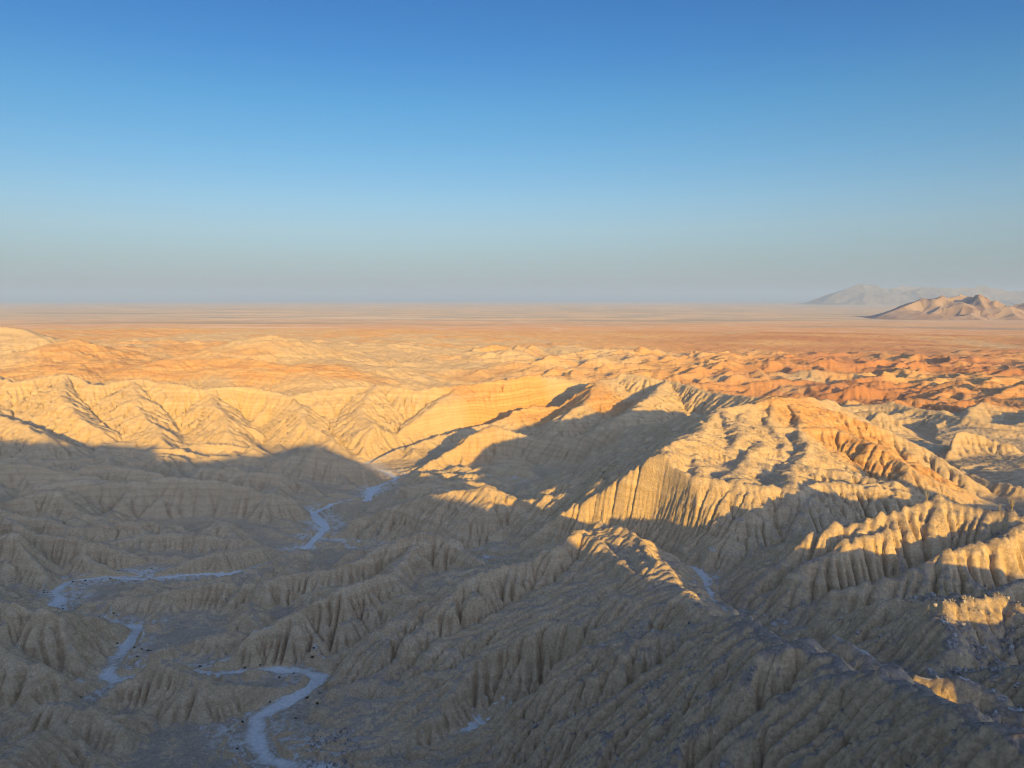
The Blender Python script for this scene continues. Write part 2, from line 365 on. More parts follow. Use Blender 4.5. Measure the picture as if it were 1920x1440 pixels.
def macro(g, near):
    """ground height before erosion, distance to the nearest wash"""
    X, Y = g.X, g.Y
    fl = g.resample_from(GF, FLOOR)
    w1 = g.noise(38, 1) * F32(3.2) + g.noise(14, 2) * F32(1.3); w2 = g.noise(38, 3) * F32(3.2) + g.noise(14, 4) * F32(1.3)
    rr = np.hypot(X, Y)
    nw = .5 + .5 * sstep(200, 420, rr); w1 = w1 * nw; w2 = w2 * nw
    far = sstep(700, 1000, Y)
    right = sstep(-200, 500, X)
    # hummocky badlands everywhere, larger away from the camera
    amp = 2.2 * (1 - far) + far * (9 + 12 * right) * (1 - .8 * sstep(2300, 3300, Y)) * (1 - .92 * right * sstep(2100, 2700, Y - .0 * X))
    tiny = np.maximum(ridged(g, 62, 24) * F32(.7) + ridged(g, 30, 25) * F32(.35) - F32(.4), 0) * far * (9 + 11 * right) * (1 - .85 * right * sstep(2200, 2700, Y)) * (1 - .6 * sstep(3000, 4500, Y))
    hum = (ridged(g, 110, 21) * F32(.62) + ridged(g, 48, 22) * F32(.3) + ridged(g, 300, 23) * F32(.35) - F32(.45))
    bed = np.maximum(hum, 0) * amp + tiny
    h = fl + bed + g.resample_from(GD, RISE) * F32(1 - 0.0)
    fw_ = sstep(600, 780, Y)
    w1 = w1 + fw_ * g.noise(130, 5) * F32(11); w2 = w2 + fw_ * g.noise(130, 6) * F32(11)
    Xw = X + w1; Yw = Y + w2
    slv = np.clip(1 + .13 * g.noise(60, 9), .85, 1.3)
    step = 3.0 if near else 6.0
    top = np.full(g.shape, -1e4, F32)
    rng = np.random.default_rng(5)
    rims = [(1.05, [np.array([x, -25 - 6 * math.sin(x * .03), z]) for x, z in RIM]), (1.25, [np.array([10., -14, -2.2]), np.array([1., -1, -1.9])])]
    aprons = []
    near_sp = NEAR_SPURS
    allr = [(s_ * 1.12 if s_ >= .6 and s_ not in (.62, .71) and l_[0][1] < 1100 else s_, l_) for s_, l_ in RIDGES] + near_sp + ([] if g.ys[-1] < 1200 and g.d < 2 and False else HILLS + HILL_SPURS) + aprons
    nr_ = len(allr)
    for li, (s, line) in enumerate(allr + rims):
        pts = dense(line, step)
        n = len(pts)
        jig = np.interp(np.arange(n), np.arange(0, n + 3, 2.6), rng.normal(0, .45, len(np.arange(0, n + 3, 2.6)))) + rng.normal(0, .2, n) if li < nr_ else np.zeros(n)
        if s < .5 or li >= len(RIDGES): jig = jig * .25
        for k in range(n):
            x, y, z = pts[k]; z = z + jig[k]
            f0 = float(np.interp(y, [0, 300, 700, 5000], [-130, -142, -165, -190]))
            rad = min(max((z - f0) / (s * .7) + 8, 10), 160)
            i0 = max(int((y - rad - g.y0) / g.d), 0); i1 = min(int((y + rad - g.y0) / g.d) + 2, g.shape[0])
            j0 = max(int((x - rad - g.x0) / g.d), 0); j1 = min(int((x + rad - g.x0) / g.d) + 2, g.shape[1])
            if i0 >= i1 or j0 >= j1: continue
            sl = (slice(i0, i1), slice(j0, j1))
            dd = np.sqrt((Xw[sl] - F32(x)) ** 2 + (Yw[sl] - F32(y)) ** 2 + F32(1.0))
            np.maximum(top[sl], F32(z + s) - dd * slv[sl] * F32(s), out=top[sl])
    # mesa behind the camera
    rx = np.array([q[0] for q in RIM]); rz = np.array([q[1] for q in RIM])
    mesa = np.interp(g.xs, rx, rz).astype(F32)[None, :] - F32(.6) - sstep(-25, -32, Y) * 0
    mesa = np.where(Y < -25 - 6 * np.sin(X * .03), mesa, -1e4)
    top = np.maximum(top, mesa)
    k = F32(2.0)
    dmx = top - h
    h = np.where(dmx > 8, top, np.where(dmx < -8, h, h + k * np.log1p(np.exp(np.clip(dmx / k, -20, 20)))))
    # washes cut their beds
    dv = np.full(g.shape, 1e3, F32)
    for line, w, s2 in ((WASH_A, 2.9, 1.0), (WASH_B, 1.6, .9), (WASH_C, 1.0, .9), (WASH_U, 1.1, .9), (WASH_N, .8, .9), (WASH_R, 3, .45), (GULLY[1], 1.5, .7)):
        pts = dense(line, 2.5 if near else 5)
        for x, y, z in pts:
            rad = 34
            i0 = max(int((y - rad - g.y0) / g.d), 0); i1 = min(int((y + rad - g.y0) / g.d) + 2, g.shape[0])
            j0 = max(int((x - rad - g.x0) / g.d), 0); j1 = min(int((x + rad - g.x0) / g.d) + 2, g.shape[1])
            if i0 >= i1 or j0 >= j1: continue
            sl = (slice(i0, i1), slice(j0, j1))
            dd = np.sqrt((X[sl] + w1[sl] * F32(.5) - F32(x)) ** 2 + (Y[sl] + w2[sl] * F32(.5) - F32(y)) ** 2) - F32(w)
            if line is not WASH_R and line is not WASH_N: np.minimum(dv[sl], dd, out=dv[sl])
            lim = F32(z) + np.maximum(dd, 0) * F32(s2) + np.maximum(dd - 14, 0) * 2
            np.minimum(h[sl], lim, out=h[sl])
            np.maximum(h[sl], np.where(dd < 1.0, F32(z), F32(-1e4)), out=h[sl])
    return h, np.minimum(dv, 25)

def keepmask(dv): return sstep(-1.0, 2.5, dv)

def slots(h, A, d, keep, c, A0, smin=.35):
    """narrow rill cuts along the drainage lines of steep slopes"""
    gy, gx = np.gradient(h, d)
    st = sstep(smin, smin + .35, np.hypot(gx, gy))
    return h - F32(c) * np.log10(1 + np.maximum(A - F32(A0 * .5), 0) / F32(A0)) * st * keep

def ledges(g, h, amp, per, keep, seed):
    """harder and softer beds: small benches that follow height"""
    msk = np.clip(.5 + .6 * g.noise(35, seed), 0, 1) * keep
    q = h + g.noise(60, seed + 1) * F32(2.0) + g.X * F32(.03)
    return h + F32(amp) * msk * (np.sin(q * F32(6.283 / per)) + F32(.6) * np.sin(q * F32(6.283 / (per * .43)) + 1.0))

# coarse level: everything out to the plain
GC = Grid(-3300, 3300, -380, 4700, 5.0)
hC0, dvC = macro(GC, False)
hC0 = hC0 + GC.noise(16, 31) * F32(.8)
hC, aC = erode(hC0, 5.0, 16, .02, keepmask(dvC), A0=60, cut=4.5)
print('coarse', round(time.time() - T0, 1))
# the red hills a kilometre and more away
G2 = Grid(-1150, 1500, 640, 2450, 2.5)
h2, dv2 = macro(G2, False)
h2 += G2.resample_from(GC, hC - hC0) * F32(.7)
h2 = h2 + G2.noise(14, 35) * F32(1.0) + G2.noise(6, 36) * F32(.5)
h2, a2 = erode(h2, 2.5, 14, .06, keepmask(dv2), A0=15, D=.003, cut=4)
h2 = slots(h2, a2, 2.5, 1, .7, 40)
print('hills', round(time.time() - T0, 1))
# middle level
G1 = Grid(-800, 800, -110, 1130, 1.25)
h1, dv1 = macro(G1, True)
h1 += G1.resample_from(GC, (hC - hC0)) * F32(.7)
n1 = G1.noise(16, 43) * F32(.7) + G1.noise(9, 41) * F32(.5) + G1.noise(3.5, 42) * F32(.5)
k1 = keepmask(dv1)
_gy, _gx = np.gradient(h1, 1.25)
h1 = h1 + n1 * k1 * np.clip(np.hypot(_gx, _gy) / .55 - .1, .12, 1)
kk1 = k1 * (.5 + .5 * sstep(120, 230, np.hypot(G1.X, G1.Y) + 25 * G1.noise(40, 45))) * np.clip(.9 + .35 * G1.noise(45, 46), .5, 1.2) * (1 - .6 * np.exp(-((G1.X - 70) / 75) ** 2 - ((G1.Y - 370) / 70) ** 2))
h1, a1 = erode(h1, 1.25, 20, .075, kk1, A0=4, D=.002, cut=4.6)
h1b = slots(h1, a1, 1.25, kk1, 1.1, 9)
print('middle', round(time.time() - T0, 1))
# near level
G0 = Grid(-300, 270, 55, 470, .5)
h0 = G0.resample_from(G1, h1)
dv0 = G0.resample_from(G1, dv1)
k0 = keepmask(dv0)
h0 = ledges(G0, h0, .16, 2.4, k0, 55)
h0 = h0 + (G0.noise(3.0, 51) * F32(.22) + G0.noise(1.4, 52) * F32(.16)) * k0
r0 = np.clip(.65 + .5 * G0.noise(26, 57), .35, 1.25)
h0, a0 = erode(h0, .5, 14, .06, k0 * (.35 + .65 * r0), A0=1.0, D=.002, cut=1.6)
h0b = slots(h0, a0, .5, k0 * (.3 + r0), .85, 2.2)
h0b = h0b + G0.noise(1.0, 53) * F32(.05) * k0
print('near', round(time.time() - T0, 1))
# closest ridge
GN = Grid(-70, 150, 52, 215, .25)
hN = GN.resample_from(G0, h0)
dvN = GN.resample_from(G0, dv0)
kN = keepmask(dvN)
hN = ledges(GN, hN, .07, .9, kN, 65)
hN = hN + (GN.noise(1.6, 61) * F32(.13) + GN.noise(.8, 62) * F32(.09)) * kN
rN = GN.resample_from(G0, r0)
hN, aN = erode(hN, .25, 12, .06, kN * (.35 + .65 * rN), A0=.4, D=.002, cut=.8)
hNb = slots(hN, aN, .25, kN * (.3 + rN), .5, 1.0)
hNb = hNb + GN.noise(.55, 63) * F32(.035) * kN
print('closest', round(time.time() - T0, 1))

# ------------------------------------------------------------------ one ground sheet, finer towards the viewpoint
def rows():
    r = [14.0]
    while r[-1] < 70: r.append(r[-1] * 1.045)
    while r[-1] < 110: r.append(r[-1] * 1.004)
    while r[-1] < 650: r.append(r[-1] * 1.0024)
    while r[-1] < 1150: r.append(r[-1] * 1.0026)
    while r[-1] < 2600: r.append(r[-1] * 1.0045)
    while r[-1] < 5500: r.append(r[-1] * 1.005)
    while r[-1] < 90000: r.append(r[-1] * 1.05)
    return np.array(r)
RR = rows()
den = np.linspace(-math.radians(37), math.radians(37), 850)
oth = np.linspace(math.radians(37), 2 * math.pi - math.radians(37), 90)[1:-1]
TH = np.concatenate([den, oth])
NR, NT = len(RR), len(TH)
PX = (RR[:, None] * np.sin(TH)[None, :]).astype(F32).ravel(); PY = (RR[:, None] * np.cos(TH)[None, :]).astype(F32).ravel()
rad = np.hypot(PX, PY)
n = len(PX)
Z = np.full(n, -185.0, F32); AF = np.zeros(n, F32); DV = np.full(n, 1e3, F32)
def far_plain(x, y):
    r_ = np.hypot(x, y)
    z = -185 - 45 * sstep(4500, 30000, r_) + pnoise(x, y, 900, 61) * 3 + pnoise(x, y, 260, 62) * 1.6 * (1 - sstep(6000, 12000, r_))
    return z
m = rad > 3000
Z[m] = far_plain(PX[m], PY[m])
m = (rad < 4700)
w = (1 - sstep(3700, 4650, np.maximum(np.abs(PX[m]) * 1.25, PY[m])))
back = PY[m] < -370
zc = GC.sample(hC, PX[m], PY[m])
Z[m] = Z[m] * (1 - w) + zc * w
AF[m] = GC.sample(np.log10(aC), PX[m], PY[m], False); DV[m] = GC.sample(dvC, PX[m], PY[m], False)
behind = (PY < -370)
Z[behind] = -2 + 8 * 0
def blend(g, h, a, dv, x0, x1, y0, y1, e):
    m = (PX > x0) & (PX < x1) & (PY > y0) & (PY < y1)
    x, y = PX[m], PY[m]
    w = np.clip(np.minimum(np.minimum(x - x0, x1 - x), np.minimum(y - y0, y1 - y)) / e, 0, 1); w = w * w * (3 - 2 * w)
    Z[m] = Z[m] * (1 - w) + g.sample(h, x, y) * w
    AF[m] = AF[m] * (1 - w) + g.sample(np.log10(a), x, y, False) * w
    DV[m] = DV[m] * (1 - w) + g.sample(dv, x, y, False) * w
blend(G2, h2, a2, dv2, -1145, 1495, 650, 2440, 120)
blend(G1, h1b, a1, dv1, -795, 795, -105, 1125, 60)
blend(G0, h0b, a0, dv0, -297, 267, 57, 467, 14)
blend(GN, hNb, aN, dvN, -68, 148, 54, 213, 8)
print('sampled', round(time.time() - T0, 1), NR, NT, n)

# colour zones of the beds: 0 pale tan, 1 orange-red
def zone(x, y):
    q = np.zeros_like(x)
    for px, py, Y, rx, ry, s in ((1000, 760, 935, 110, 85, 1.0), (1610, 815, 480, 60, 95, 1.1), (150, 680, 1150, 260, 160, 1.0), (560, 690, 1200, 180, 150, .9), (1150, 745, 900, 60, 60, .8)):
        c = P(px, py, Y)
        q = np.maximum(q, s * np.exp(-(((x - c[0]) / rx) ** 2 + ((y - c[1]) / ry) ** 2) ** 1.5))
    rt = sstep(-.2, .35, x / np.maximum(y, 1))
    fb = .6 + .3 * rt + pnoise(x, y, 330, 75) * .2 * (1 - .5 * rt)
    q = np.maximum(q, sstep(950, 1350, y + .3 * np.maximum(x, 0)) * np.maximum(fb, 0) * (1 - sstep(3500, 4400, y)) + sstep(3500, 4400, y) * .75)
    return q
ZN = zone(PX, PY) + pnoise(PX, PY, 120, 71) * .16 + pnoise(PX, PY, 40, 72) * .1
slope_n = None
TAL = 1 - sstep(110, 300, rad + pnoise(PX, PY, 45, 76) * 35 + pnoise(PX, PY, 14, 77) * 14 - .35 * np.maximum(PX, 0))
RUST = sstep(.02, .4, PX / np.maximum(PY, 1)) * sstep(500, 900, PY) * np.clip(.6 + .45 * pnoise(PX, PY, 140, 78), 0, 1)
# rough crust: small unevenness of every slope
Z += (np.random.default_rng(3).standard_normal(n).astype(F32) * np.minimum(.00036 * rad, .5) * (1 - sstep(2500, 5000, rad)) * sstep(0, 2.5, DV))
WASH = 1 - sstep(-1.5, 1.2, DV + pnoise(PX, PY, 6, 73) * .8 + pnoise(PX, PY, 20, 79) * 1.1 - .2)
col = np.zeros((n, 4), F32)
col[:, 0] = np.clip(AF / 5, 0, 1); col[:, 1] = WASH; col[:, 2] = np.clip(ZN, 0, 1)
col[:, 3] = 1 - sstep(2, 14, DV + pnoise(PX, PY, 9, 74) * 2.5)

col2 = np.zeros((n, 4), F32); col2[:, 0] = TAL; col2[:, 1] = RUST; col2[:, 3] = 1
verts = np.stack([PX, PY, Z], 1)
ii = np.arange(NR - 1)[:, None] * NT; jj = np.arange(NT)[None, :]; j2 = (jj + 1) % NT
quads = np.stack([ii + jj, ii + j2, ii + NT + j2, ii + NT + jj], -1).reshape(-1, 4)[:, ::-1]

def mesh_from(name, faces, mat, cols=True):
    used, inv = np.unique(faces, return_inverse=True)
    inv = inv.reshape(faces.shape).astype(np.int32)
    me = bpy.data.meshes.new(name)
    me.vertices.add(len(used)); me.vertices.foreach_set('co', verts[used].ravel())
    nf = len(faces)
    me.loops.add(nf * 4); me.loops.foreach_set('vertex_index', inv.ravel())
    me.polygons.add(nf)
    me.polygons.foreach_set('loop_start', np.arange(0, nf * 4, 4, dtype=np.int32))
    me.polygons.foreach_set('use_smooth', np.ones(nf, bool))
    me.update(calc_edges=True)
    ca = me.color_attributes.new('mask', 'FLOAT_COLOR', 'POINT')
    ca.data.foreach_set('color', col[used].ravel())
    cb_ = me.color_attributes.new('mask2', 'FLOAT_COLOR', 'POINT')
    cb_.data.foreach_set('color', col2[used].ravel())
    me.materials.append(mat)
    o = bpy.data.objects.new(name, me)
    sc.collection.objects.link(o)
    o['kind'] = 'structure'
    return o

# ------------------------------------------------------------------ materials
def new_mat(name):
    m = bpy.data.materials.new(name); m.use_nodes = True
    b = m.node_tree.nodes['Principled BSDF']; b.inputs['Roughness'].default_value = .95
    b.inputs['Specular IOR Level'].default_value = .1
    if 'Diffuse Roughness' in b.inputs: b.inputs['Diffuse Roughness'].default_value = .35
    return m, m.node_tree.nodes, m.node_tree.links, b

class NT_:
    def __init__(s, nodes, links): s.n, s.l = nodes, links
    def put(s, a, sock):
        if hasattr(a, 'is_linked') or isinstance(a, bpy.types.NodeSocket): s.l.new(a, sock)
        else: sock.default_value = a
    def mix(s, f, a, b, mode='MIX'):
        m = s.n.new('ShaderNodeMix'); m.data_type = 'RGBA'; m.blend_type = mode
        for v, k in ((f, 0), (a, 6), (b, 7)): s.put(v if not isinstance(v, tuple) else (*v, 1)[:4], m.inputs[k])
        return m.outputs[2]
    def math(s, op, a, b=0.0, c=None):
        m = s.n.new('ShaderNodeMath'); m.operation = op
        s.put(a, m.inputs[0]); s.put(b, m.inputs[1])
        if c is not None: s.put(c, m.inputs[2])
        return m.outputs[0]
    def noise(s, vec, scale, detail=3, rough=.55):
        m = s.n.new('ShaderNodeTexNoise'); s.put(vec, m.inputs['Vector']); m.inputs['Scale'].default_value = scale
        m.inputs['Detail'].default_value = detail; m.inputs['Roughness'].default_value = rough
        return m.outputs[0]
    def ramp(s, v, lo, hi, a=0.0, b=1.0):
        m = s.n.new('ShaderNodeMapRange'); m.interpolation_type = 'SMOOTHSTEP'
        s.put(v, m.inputs[0]); s.put(lo, m.inputs[1]); s.put(hi, m.inputs[2]); s.put(a, m.inputs[3]); s.put(b, m.inputs[4])
        return m.outputs[0]

def ground_material(name, wash=False):
    m, nd, lk, b = new_mat(name); t = NT_(nd, lk)
    geo = nd.new('ShaderNodeNewGeometry'); pos = geo.outputs['Position']
    at = nd.new('ShaderNodeAttribute'); at.attribute_name = 'mask'
    sp = nd.new('ShaderNodeSeparateColor'); lk.new(at.outputs['Color'], sp.inputs[0])
    flow_, wsh, red = sp.outputs; near_wash = at.outputs['Alpha']
    a2 = nd.new('ShaderNodeAttribute'); a2.attribute_name = 'mask2'
    sp2 = nd.new('ShaderNodeSeparateColor'); lk.new(a2.outputs['Color'], sp2.inputs[0])
    sn = nd.new('ShaderNodeSeparateXYZ'); lk.new(geo.outputs['Normal'], sn.inputs[0])
    sz = nd.new('ShaderNodeSeparateXYZ'); lk.new(pos, sz.inputs[0])
    # beds: bands that follow height with a slight dip
    big = t.noise(pos, .02, 3)
    zz = t.math('ADD', sz.outputs[2], t.math('MULTIPLY', big, 14.0))
    zz = t.math('ADD', zz, t.math('MULTIPLY', sz.outputs[0], .03))
    cb = nd.new('ShaderNodeCombineXYZ'); lk.new(zz, cb.inputs[2])
    beds = t.noise(cb.outputs[0], .35, 4, .6)
    fine = t.noise(cb.outputs[0], 2.2, 3, .7)
    n5 = t.noise(pos, .12, 4); n1 = t.noise(pos, .9, 4, .65)
    tan = t.mix(t.ramp(beds, .35, .65), (.455, .312, .172), (.53, .38, .225))
    tan = t.mix(t.math('MULTIPLY', t.ramp(fine, .45, .72, 0, .42), t.ramp(t.noise(pos, .03, 3), .4, .6)), tan, (.33, .24, .15))
    ora = t.mix(t.ramp(beds, .4, .6), (.50, .25, .10), (.56, .34, .15))
    ora = t.mix(t.math('MULTIPLY', sp2.outputs[1], .75), ora, (.40, .155, .07))
    ora = t.mix(t.ramp(fine, .5, .7, 0, .5), ora, (.50, .38, .24))
    bed = t.mix(t.ramp(t.math('ADD', red, t.math('MULTIPLY', t.math('SUBTRACT', beds, .5), .5)), .28, .78), tan, ora)
    bed = t.mix(t.ramp(n5, .35, .75, 0, .35), bed, t.mix(1.0, bed, (.8, .78, .76), 'MULTIPLY'))
    # loose gravel on the gentler ground
    grav = t.mix(t.ramp(n1, .35, .65), (.22, .18, .145), (.31, .255, .205))
    gm = t.math('MULTIPLY', t.ramp(t.math('ADD', sn.outputs[2], t.math('MULTIPLY', t.math('SUBTRACT', n5, .5), .5)), .86, .97), t.ramp(sz.outputs[1], 230.0, 560.0, .6, .1))
    c = t.mix(gm, bed, grav)
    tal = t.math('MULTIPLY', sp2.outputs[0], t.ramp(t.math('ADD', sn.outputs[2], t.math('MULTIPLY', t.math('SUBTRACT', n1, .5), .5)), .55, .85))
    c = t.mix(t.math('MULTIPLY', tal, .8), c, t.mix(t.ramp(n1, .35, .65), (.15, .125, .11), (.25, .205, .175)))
    speck = t.noise(pos, 1.3, 8, .8)
    c = t.mix(1.0, c, t.mix(t.ramp(speck, .3, .7), (.66, .65, .64), (1.2, 1.2, 1.2)), 'MULTIPLY')
    silt = t.mix(t.ramp(n1, .3, .7), (.44, .41, .365), (.57, .53, .475))
    patch = t.ramp(t.noise(pos, .35, 5, .65), .42, .56)
    fan = t.math('MULTIPLY', near_wash, t.ramp(sn.outputs[2], .9, .97))
    c = t.mix(t.math('MULTIPLY', fan, t.math('MULTIPLY', patch, .65)), c, silt)
    c = t.mix(t.math('MULTIPLY', wsh, t.ramp(sn.outputs[2], .86, .95)), c, silt)
    lk.new(c, b.inputs['Base Color'])
    bm = t.math('ADD', t.math('MULTIPLY', t.noise(pos, 1.6, 6, .7), .5), t.math('MULTIPLY', fine, .22))
    bp = nd.new('ShaderNodeBump'); bp.inputs['Strength'].default_value = .9; bp.inputs['Distance'].default_value = 1.1
    lk.new(bm, bp.inputs['Height']); lk.new(bp.outputs[0], b.inputs['Normal'])
    return m

MAT_BAD = ground_material('badland_mudstone')
MAT_WASH = ground_material('wash_silt')
MAT_PLAIN, nd, lk, b = new_mat('desert_plain_sand'); t = NT_(nd, lk)
geo = nd.new('ShaderNodeNewGeometry')
sy = nd.new('ShaderNodeSeparateXYZ'); lk.new(geo.outputs['Position'], sy.inputs[0])
c = t.mix(t.ramp(t.noise(geo.outputs['Position'], .0016, 5), .4, .6), (.46, .335, .235), (.33, .28, .235))
c = t.mix(t.ramp(sy.outputs[1], 4000.0, 8500.0, .9, 0.0), c, (.52, .27, .125))
c = t.mix(t.ramp(t.noise(geo.outputs['Position'], .006, 5), .5, .7, 0, .7), c, (.52, .40, .29))
mp = nd.new('ShaderNodeMapping'); lk.new(geo.outputs['Position'], mp.inputs[0]); mp.inputs['Scale'].default_value = (.00022, .0011, .0)
st = t.noise(mp.outputs[0], 1.0, 6, .62)
c = t.mix(t.ramp(st, .52, .64, 0, .75), c, (.24, .215, .17))
c = t.mix(t.ramp(st, .30, .42, .7, 0), c, (.56, .47, .38))
lk.new(c, b.inputs['Base Color'])
bp = nd.new('ShaderNodeBump'); bp.inputs['Strength'].default_value = 1; bp.inputs['Distance'].default_value = 9
lk.new(t.noise(geo.outputs['Position'], .03, 4, .6), bp.inputs['Height']); lk.new(bp.outputs[0], b.inputs['Normal'])

fr = RR[:-1][:, None] + 0 * TH[None, :]
fy = (fr * np.cos(TH)[None, :]).ravel(); fx = (fr * np.sin(TH)[None, :]).ravel(); fr = fr.ravel()
fw = WASH[quads].mean(1)
edge_far = 4300 + 0 * fx
is_plain = fr > 4400
is_mesa = (fy < -28 - 6 * np.sin(fx * .03)) & (fr < 4400)
is_wash = (fw > .5) & ~is_plain & ~is_mesa
is_bad = ~(is_plain | is_mesa | is_wash)
for nm, mk, mt, lb, ct in (('badlands_terrain', is_bad, MAT_BAD, 'eroded tan and orange badland ridges and gullies', 'terrain'),
                           ('dry_wash', is_wash, MAT_WASH, 'pale silty dry wash winding between the badland ridges', 'wash'),
                           ('mesa_terrain', is_mesa, MAT_BAD, 'flat gravelly mesa behind the viewpoint', 'terrain'),
                           ('desert_plain', is_plain, MAT_PLAIN, 'flat hazy desert plain reaching to the horizon', 'plain')):
    o = mesh_from(nm, quads[mk], mt); o['label'] = lb; o['category'] = ct
print('meshes', round(time.time() - T0, 1))

# ------------------------------------------------------------------ mountains on the right
def rock_material(name, ca, cb):
    m, nd, lk, b = new_mat(name); t = NT_(nd, lk)
    geo = nd.new('ShaderNodeNewGeometry')
    c = t.mix(t.ramp(t.noise(geo.outputs['Position'], .004, 6, .6), .35, .65), ca, cb)
    lk.new(c, b.inputs['Base Color'])
    return m

def range_mesh(name, prof, Yc, depth, d, base, seed, mat, label, K, wl_, rough=1.0):
    px = np.array([q[0] for q in prof]); zt = np.array([P(q[0], q[1], Yc)[2] for q in prof]); xt = (px - 960) / FPX * Yc * (1 / (math.cos(PITCH)))
    xt = np.array([P(q[0], q[1], Yc)[0] for q in prof])
    g = Grid(xt[0] - depth * .6, xt[-1], Yc - depth, Yc + depth, d)
    crest = np.interp(g.xs, xt, zt, left=base - 30, right=zt[-1]).astype(F32)[None, :]
    warp = g.noise(depth * .7, seed) * F32(depth * .12)
    q = np.clip(1 - np.abs(g.Y - Yc + warp) / depth, 0, 1)
    shape = q ** F32(1.15)
    h = base - 25 + (crest - base + 25) * shape
    tall = np.clip((h - base) / 200, 0, 1)
    h = h + ((ridged(g, wl_, seed + 1) - F32(.55)) * F32(.75) + (ridged(g, wl_ * .42, seed + 2) - F32(.4)) * F32(.4) + (ridged(g, wl_ * .18, seed + 3) - F32(.4)) * F32(.2)) * tall * (crest - base) * (1 - q ** 8) * F32(rough)
    h, A = erode(h.astype(F32), d, 24, K, None, A0=d * d * 2)
    ny, nx = g.shape
    v = np.stack([g.X.ravel(), g.Y.ravel(), h.ravel()], 1)
    i = np.arange(ny - 1)[:, None] * nx + np.arange(nx - 1)[None, :]
    f = np.stack([i, i + 1, i + nx + 1, i + nx], -1).reshape(-1, 4)
    me = bpy.data.meshes.new(name); me.from_pydata(v.tolist(), [], f.tolist()); me.materials.append(mat)
    o = bpy.data.objects.new(name, me); sc.collection.objects.link(o)
    o['kind'] = 'structure'; o['label'] = label; o['category'] = 'mountain'
    return o
range_mesh('mountain_range', [(1500, 571), (1525, 567), (1560, 553), (1600, 541), (1622, 534), (1650, 536), (1672, 542), (1700, 534), (1730, 537), (1780, 539), (1830, 537), (1852, 534), (1900, 543), (1920, 545), (2000, 540), (2100, 548)], 38000, 3000, 70, -232, 81,
           rock_material('range_rock', (.125, .11, .11), (.20, .17, .155)), 'distant hazy mountain range on the right of the horizon', .003, 2400, .6)
range_mesh('rocky_hill', [(1610, 610), (1632, 601), (1660, 590), (1700, 578), (1740, 565), (1780, 560), (1812, 557), (1832, 553), (1855, 556), (1880, 565), (1900, 572), (1920, 577), (1990, 560), (2060, 570)], 7600, 950, 17, -192, 91,
           rock_material('hill_rock', (.23, .155, .125), (.30, .22, .175)), 'low reddish rocky hill rising from the plain in front of the far range', .008, 360)

# ------------------------------------------------------------------ plants and stones
def ground_z(x, y):
    x = np.asarray([x], F32); y = np.asarray([y], F32)
    if -60 < x[0] < 140 and 62 < y[0] < 205: return float(GN.sample(hNb, x, y)[0])
    if -280 < x[0] < 250 and 75 < y[0] < 450: return float(G0.sample(h0b, x, y)[0])
    return float(G1.sample(h1b, x, y)[0])

def hit(px, py, y0=60, y1=900):
    """where the line of sight through a photo point meets the ground"""
    prev = y0
    for yy in np.arange(y0, y1, 1.0):
        q = P(px, py, yy)
        if ground_z(q[0], q[1]) > q[2]: return q[0], q[1], ground_z(q[0], q[1])
    return None

def plain_mat(name, a, b_, sc_=3.0):
    m, nd, lk, b = new_mat(name); t = NT_(nd, lk)
    geo = nd.new('ShaderNodeNewGeometry')
    lk.new(t.mix(t.ramp(t.noise(geo.outputs['Position'], sc_, 3), .35, .65), a, b_), b.inputs['Base Color'])
    return m
M_CANE = plain_mat('ocotillo_cane', (.30, .22, .13), (.40, .31, .20), 6)
M_SHRUB = plain_mat('shrub_leaf', (.055, .055, .03), (.11, .10, .055), 4)
M_STONE = plain_mat('stone', (.16, .135, .115), (.36, .31, .26), .9)
M_PALE = plain_mat('pale_stone', (.34, .30, .26), (.46, .42, .37), 2)

def link(o): sc.collection.objects.link(o); return o

